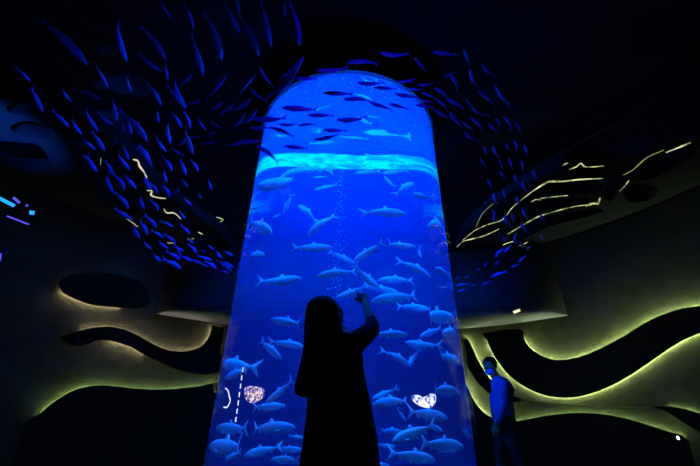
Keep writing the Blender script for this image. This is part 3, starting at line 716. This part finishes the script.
# torso
def tring(z, ax, ay, dx=0): return ellipse((wr.location.x + dx, Y0, z), ax, ay, 20, -yaw)
loft(bm, [tring(1.36, .07, .055), tring(1.33, .11, .06), tring(1.27, .125, .075), tring(1.15, .115, .085), tring(1.0, .11, .085), tring(.9, .12, .095), tring(.8, .135, .105), tring(.7, .13, .10)])
hipc = Vector((wr.location.x, Y0, .78))
for k in (1, -1):
    hip = hipc + rdir * .085 * k; knee = hip + Vector((0, 0, -.36)) + fdir * .015; ank = Vector((hip.x, hip.y, .085)) + rdir * .01 * k
    capsule(bm, hip, knee, .085, .055); capsule(bm, knee, ank + Vector((0, 0, .18)), .055, .052); capsule(bm, ank + Vector((0, 0, .18)), ank, .052, .034)
    capsule(bm, ank + Vector((0, 0, -.045)) - fdir * .03, ank + Vector((0, 0, -.055)) + fdir * .13, .034, .026)
shR = at_y(353, 345, 2.37); elb = at_y(373.5, 328, 2.52); wri = at_y(364.5, 302, 2.72); tip = at_y(358.5, 283, 2.84)
capsule(bm, Vector((chest.x, Y0, 1.30)), shR, .065, .052); capsule(bm, shR, elb, .05, .042); capsule(bm, elb, elb.lerp(wri, .3), .042, .043); capsule(bm, elb.lerp(wri, .3), wri, .043, .029)
fd = (tip - wri).normalized(); sd = Vector((-1, 0, .0)); sd = (sd - fd * sd.dot(fd)).normalized(); pn = fd.cross(sd)
if pn.y < 0: pn = -pn
hand_geo(bm, wri, fd, pn, sd, (.06, 1.15, 1.25, 1.3), .1, .5, 1.12)
shL = Vector((chest.x, Y0, 1.29)) - rdir * .14; elL = shL + Vector((0, 0, -.27)) + fdir * .02 - rdir * .03; wrL = elL + Vector((0, 0, -.2)) + fdir * .10
capsule(bm, shL, elL, .048, .04); capsule(bm, elL, wrL, .04, .026)
hand_geo(bm, wrL, Vector((0, 0, -1)) + fdir * .2, rdir, fdir, (.3, .35, .4, .45), .1, .4)
remeshed('body', fin_person(bm), .006, M_skin, wr)
eyes_geo(lambda v_: T(v_) - wr.location, wr)
# dress: edges from the outline, sagging A-line
bm = bmesh.new(); rows = []
for y, xl, xr, dp in ((336, 322, 346, .075), (339, 313, 352, .10), (345, 307, 360, .125), (356, 306, 363, .135), (370, 306, 364, .14), (385, 307, 367, .15), (400, 307.5, 370.5, .165), (420, 306, 374.5, .18), (440, 303.5, 378, .2), (466, 300, 381, .21), (490, 297, 384, .22), (515, 295, 386, .225)):
    a, b = at_y(xl, y, Y0), at_y(xr, y, Y0); c = (a + b) / 2
    n = 40; ring = []
    for k in range(n):
        th = 2 * PI * k / n; fold = 1 + (.035 * math.sin(th * 7 + y * .01) * max(0, (y - 380) / 120))
        ring.append((c.x + (b.x - a.x) / 2 * math.cos(th) * fold, Y0 + dp * math.sin(th) * fold, c.z))
    rows.append(ring)
loft(bm, rows)
d = obj('dress', fin_person(bm), M_dress, wr)
d['label'] = 'loose dark navy dress with fine cloth grain'
# sleeve on the raised arm, shoulder yoke of the other
bm = bmesh.new(); sA = at_y(345, 344, 2.38); sB = elb + (elb - shR).normalized() * .012
tube(bm, [sA, shR, shR.lerp(elb, .5), elb.lerp(shR, .08), elb.lerp(wri, .10), elb.lerp(wri, .28)], [.085, .08, .068, .056, .05, .045], 16)
obj('sleeve', fin_person(bm), M_dress, wr)
bm = bmesh.new(); tube(bm, [shL + rdir * .08, shL, shL.lerp(elL, .5), elL, elL.lerp(wrL, .5)], [.07, .07, .062, .058, .055], 16)
obj('sleeve', fin_person(bm), M_dress, wr)
# hair: cap over the skull and a long fall to the waist
bm = bmesh.new(); rows = []
for y, xl, xr, dp, yy in ((296.6, 321, 327, .02, 2.40), (297.6, 316, 332, .05, 2.40), (300, 311.5, 335.5, .08, 2.395), (305, 307.5, 338, .1, 2.39), (312, 305, 338.5, .107, 2.385), (320, 304.3, 336, .10, 2.37), (328, 304, 334.5, .092, 2.355), (338, 304, 334, .08, 2.33), (350, 303, 335, .07, 2.30), (365, 300, 336.5, .066, 2.28), (378, 296.5, 337.5, .064, 2.27), (388, 294, 337, .06, 2.265), (394, 295, 333, .05, 2.265), (397.5, 301, 323, .03, 2.265)):
    a, b = at_y(xl, y, yy), at_y(xr, y, yy); c = (a + b) / 2; n = 36; ring = []
    for k in range(n):
        th = 2 * PI * k / n; fl = 1 + .03 * math.sin(th * 11 + y * .02)
        ring.append((c.x + (b.x - a.x) / 2 * math.cos(th) * fl, yy + dp * math.sin(th) * fl, c.z))
    rows.append(ring)
loft(bm, rows)
h = obj('hair', fin_person(bm), M_hair, wr); h['label'] = 'long straight black hair falling to the waist'
for k in (1, -1):
    bm = bmesh.new(); a_ = Vector((hipc.x, hipc.y, .04)) + rdir * .095 * k
    capsule(bm, a_ - fdir * .045, a_ + fdir * .15, .042, .035); 
    for vtx in bm.verts: vtx.co.z = max(vtx.co.z, .0)
    obj('shoe', fin_person(bm), M_shoe, wr)

# --- man
Y1 = 5.25
mc = at_y(501, 430, Y1); mr = empty('person', (mc.x, Y1, 0)); inv = Matrix.Translation(-mr.location)
tag(mr, 'masked person in a blue shirt and dark trousers walking right of the tank, head bowed', 'person')
bm = bmesh.new(); yaw = math.radians(-78); fdir = Vector((math.sin(yaw), math.cos(yaw), 0)); rdir = Vector((math.cos(yaw), -math.sin(yaw), 0))
hc = at_y(490.3, 366.5, Y1)
T = head_geo(bm, hc, math.radians(-95), -.45, 1.0)
shz = at_y(500, 381, Y1); waist = at_y(502, 408, Y1); hip = Vector((waist.x + .0, Y1, .86))
capsule(bm, hc + Vector((.02, 0, -.06)), shz + Vector((-.03, 0, .02)), .055, .062)
def mring(c, ax, ay): return ellipse(c, ax, ay, 20, -yaw)
loft(bm, [mring(shz + Vector((-.02, 0, .03)), .08, .07), mring(shz + Vector((0, 0, -.0)), .19, .1), mring(shz + Vector((.02, 0, -.12)), .2, .13), mring(waist + Vector((0, 0, .05)), .16, .12), mring(hip + Vector((0, 0, .04)), .17, .125), mring(hip + Vector((0, 0, -.08)), .15, .11)])
for k in (1, -1):
    hp = hip + rdir * .09 * k; kn = Vector((hp.x, hp.y, .47)) + fdir * (.10 * k + .02); an = Vector((hp.x, hp.y, .085)) + fdir * (.14 * k - .02)
    capsule(bm, hp, kn, .088, .058); capsule(bm, kn, an + Vector((0, 0, .2)), .058, .055); capsule(bm, an + Vector((0, 0, .2)), an, .055, .036)
    capsule(bm, an + Vector((0, 0, -.045)) - fdir * .03, an + Vector((0, 0, -.055)) + fdir * .15, .036, .028)
    s0 = shz + rdir * .2 * k + Vector((0, 0, -.03)); el = s0 + Vector((0, 0, -.28)) + fdir * (-.06 * k - .02); wv = el + Vector((0, 0, -.22)) + fdir * (.08 - .05 * k)
    capsule(bm, s0, el, .052, .042); capsule(bm, el, wv, .042, .028)
    hand_geo(bm, wv, Vector((0, 0, -1)) + fdir * .25, -rdir * k, fdir, (.35, .4, .45, .5), .1, .4, 1.05)
    if k == 1: legs = []
    legs.append((hp, kn, an, s0, el, wv))
remeshed('body', fin_person(bm), .0065, M_skin, mr)
eyes_geo(lambda v_: T(v_) - mr.location, mr)
bm = bmesh.new()
loft(bm, [mring(shz + Vector((-.025, 0, .055)), .072, .068), mring(shz + Vector((-.01, 0, .03)), .15, .095), mring(shz + Vector((0, 0, -.01)), .222, .12), mring(shz + Vector((.02, 0, -.12)), .225, .15), mring(waist + Vector((.005, 0, .12)), .2, .145), mring(waist + Vector((0, 0, -.04)), .2, .15), mring(waist + Vector((0, 0, -.1)), .2, .15)])
s_ = obj('shirt', fin_person(bm), M_shirt, mr); s_['label'] = 'blue shirt lit by the tank and a spot'
for hp, kn, an, s0, el, wv in legs:
    bm = bmesh.new(); tube(bm, [s0 + Vector((0, 0, .045)), s0, s0.lerp(el, .5), el, el.lerp(wv, .5), el.lerp(wv, .92)], [.045, .072, .066, .06, .055, .046], 14); obj('sleeve', fin_person(bm), M_shirt, mr)
bm = bmesh.new(); loft(bm, [mring(waist + Vector((0, 0, -.03)), .178, .135), mring(hip + Vector((0, 0, .04)), .19, .145), mring(hip + Vector((0, 0, -.1)), .185, .14)])
for hp, kn, an, s0, el, wv in legs: tube(bm, [hp + Vector((0, 0, .02)), hp.lerp(kn, .5), kn, kn.lerp(an, .5), an + Vector((0, 0, .0))], [.105, .092, .078, .074, .07], 16)
remeshed('trousers', fin_person(bm), .012, M_trousers, mr, 6)
for hp, kn, an, s0, el, wv in legs:
    bm = bmesh.new(); a_ = Vector((an.x, an.y, .042)); capsule(bm, a_ - fdir * .05, a_ + fdir * .17, .046, .038)
    for vtx in bm.verts: vtx.co.z = max(vtx.co.z, 0)
    obj('shoe', fin_person(bm), M_shoe, mr)
rot = Matrix.Rotation(math.radians(95), 4, 'Z') @ Matrix.Rotation(-.45, 4, 'X')
bm = bmesh.new()                         # short hair: upper shell of the skull
ball(bm, (0, 0, 0), 1, 3)
for vtx in bm.verts:
    c_ = vtx.co; k = 1 + .05 * noise.noise(c_ * 6)
    front = c_.y > .35 and c_.z < .35
    vtx.co = Vector((c_.x * .089 * k, -.018 + c_.y * .106 * k, .032 + c_.z * .098 * k))
    if front: vtx.co = Vector((c_.x * .06, .02, .05 + c_.z * .05))
    if c_.z < -.35: vtx.co.z = max(vtx.co.z, -.02); vtx.co.y = min(vtx.co.y, -.02)
bmesh.ops.transform(bm, matrix=Matrix.Translation(hc) @ rot, verts=bm.verts)
obj('hair', fin_person(bm), M_hair, mr)
bm = bmesh.new(); ball(bm, (0, 0, 0), 1, 3)
for vtx in bm.verts:
    c_ = vtx.co; vtx.co = Vector((c_.x * .066, .045 + c_.y * .062, -.05 + c_.z * .05))
bmesh.ops.transform(bm, matrix=Matrix.Translation(hc) @ rot, verts=bm.verts)
mk = obj('face_mask', fin_person(bm), M_mask, mr); mk['label'] = 'blue face mask bright in the tank and spot light'

# ------------------------------------------------------------------ lamps in the room, with one added spot and a glint
def lamp_head(label, px0, px1, dist, m, r=.02, energy=0, col=(1, 1, 1), group=None):
    a, b = CAM + ray(*px0) * dist, CAM + ray(*px1) * dist
    root = empty('light_tube', (a + b) / 2); c = root.location.copy()
    bm = bmesh.new(); tube(bm, [a - c, b - c], r, 10); obj('lit_tube', bm, m, root)
    up = Vector((0, 0, r * 1.1)); dd = (b - a).normalized() * r
    bm = bmesh.new(); tube(bm, [a - c - dd + up * 1.6, b - c + dd + up * 1.6], r * .8, 8); obj('housing', bm, M_black, root)
    return tag(root, label, 'stage light', group)
lamp_head('bright cyan light tube at the left picture edge', (-6, 195.5), (14.5, 206), 5.0, E_cyan, .017)
lamp_head('short violet light tube just right of the cyan tube', (13.5, 197.5), (19.5, 203), 4.9, E_violet, .012)
lamp_head('tiny pink-violet lamp right of the short violet tube', (26, 205), (27.8, 206), 4.85, E_violet, .012)
lamp_head('small bright cyan lamp below right of the cyan tube', (29.5, 212.5), (34.5, 213), 4.8, E_cyan, .02)
lamp_head('thin violet light tube slanting below the cyan tube', (7, 216), (29, 224.5), 4.75, E_violet, .007)
lamp_head('round deep blue lamp at the left edge, below the light tubes', (-1, 257), (1, 257), 4.9, E_blue, .035)
lamp_head('tiny white lamp low on the right wall', (677.2, 438), (679, 438), 4.6, E_white, .012)
lamp_head('small glint on the bulkhead right of the tank', (513.5, 312.5), (520, 310), 5.6, emit('bulkhead_glint', (.9, .85, .5), 1.2), .018)  # reflection on the glossy bulkhead, imitated by a glowing tube
B = (.04, .07, 1)
lamp('blue_spot', 'SPOT', (-3.6, 1.6, 2.2), 40, B, .1, (-2.0, 4.2, 3.1), 42, .9)
lamp('blue_spot', 'SPOT', (3.2, 1.6, 2.0), 10, B, .1, (1.8, 4.2, 3.1), 46, .9)
lamp('blue_spot', 'SPOT', (0.3, -.6, 2.5), 120, (.08, .015, 1), .1, (0.05, 2.4, 3.1), 42, .7)
lamp('blue_spot', 'SPOT', (.95, 3.05, 2.7), 18, (.02, .12, 1), .05, (1.76, 5.2, 1.38), 19, .6)  # added spot, standing in for the tank's glow on the man
lamp('blue_spot', 'SPOT', (-4.0, 2.4, 2.3), 1700, (.01, .12, 1), .05, (-4.25, 3.2, 3.9), 42, .9)

# reflections in the glass, imitated by glowing slabs just inside it
def reflection(label, px, dep, m):
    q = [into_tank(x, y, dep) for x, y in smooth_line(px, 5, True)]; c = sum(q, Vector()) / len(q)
    root = empty('reflection_patch', c); bm = bmesh.new()
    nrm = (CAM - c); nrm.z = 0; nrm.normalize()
    loft(bm, [[p - c for p in q], [p - c - nrm * .012 for p in q]]); obj('reflection', bm, m, root, smooth=False)
    bm = bmesh.new(); loft(bm, [[(p - c) * .9 - nrm * .014 for p in q], [(p - c) * .9 - nrm * .03 for p in q]]); obj('dark_back', bm, M_black, root, smooth=False)
    return tag(root, label, 'reflection')
reflection('mottled pink and white glowing reflection low on the left of the tank', [(245, 388), (252, 386), (262, 388), (265, 394), (260, 400), (252, 403), (246, 399)], .12, emit_noise('pink_reflection', (.01, .02, .35), (1, .75, .7), 1.1, 45, .42, .6))
reflection('bright white glowing reflection low on the right of the tank', [(411, 396), (418, 395), (424, 397), (432, 393), (436, 397), (434, 405), (428, 408), (420, 406), (414, 402)], .12, emit_noise('white_reflection', (.02, .1, .7), (1, 1, 1), 1.1, 28, .36, .5))
# dashes and hook mirrored in the glass, imitated by glowing tubes inside it
row = empty('dash_reflections', into_tank(240, 420, .07))
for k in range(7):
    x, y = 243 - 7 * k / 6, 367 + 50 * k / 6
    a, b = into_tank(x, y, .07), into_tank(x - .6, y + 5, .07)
    bm = bmesh.new(); tube(bm, [a - row.location, b - row.location], .006, 6); obj('lamp', bm, E_dash, row)  # each dash is a glowing tube in place of a reflection
tag(row, 'upright row of seven short white reflected dashes at the left of the tank', 'reflection row')
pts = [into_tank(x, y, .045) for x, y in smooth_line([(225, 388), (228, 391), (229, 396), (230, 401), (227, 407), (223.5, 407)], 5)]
lp = empty('hook_reflection', pts[0]); bm = bmesh.new(); tube(bm, [p - pts[0] for p in pts], [.004 + .004 * abs(math.sin(k * 1.1)) for k in range(len(pts))], 6); obj('lit_tube', bm, E_dash, lp)
tag(lp, 'small white hook-shaped reflection at the far lower left of the tank', 'lamp')  # hook is a glowing tube in place of a reflection, not a lamp
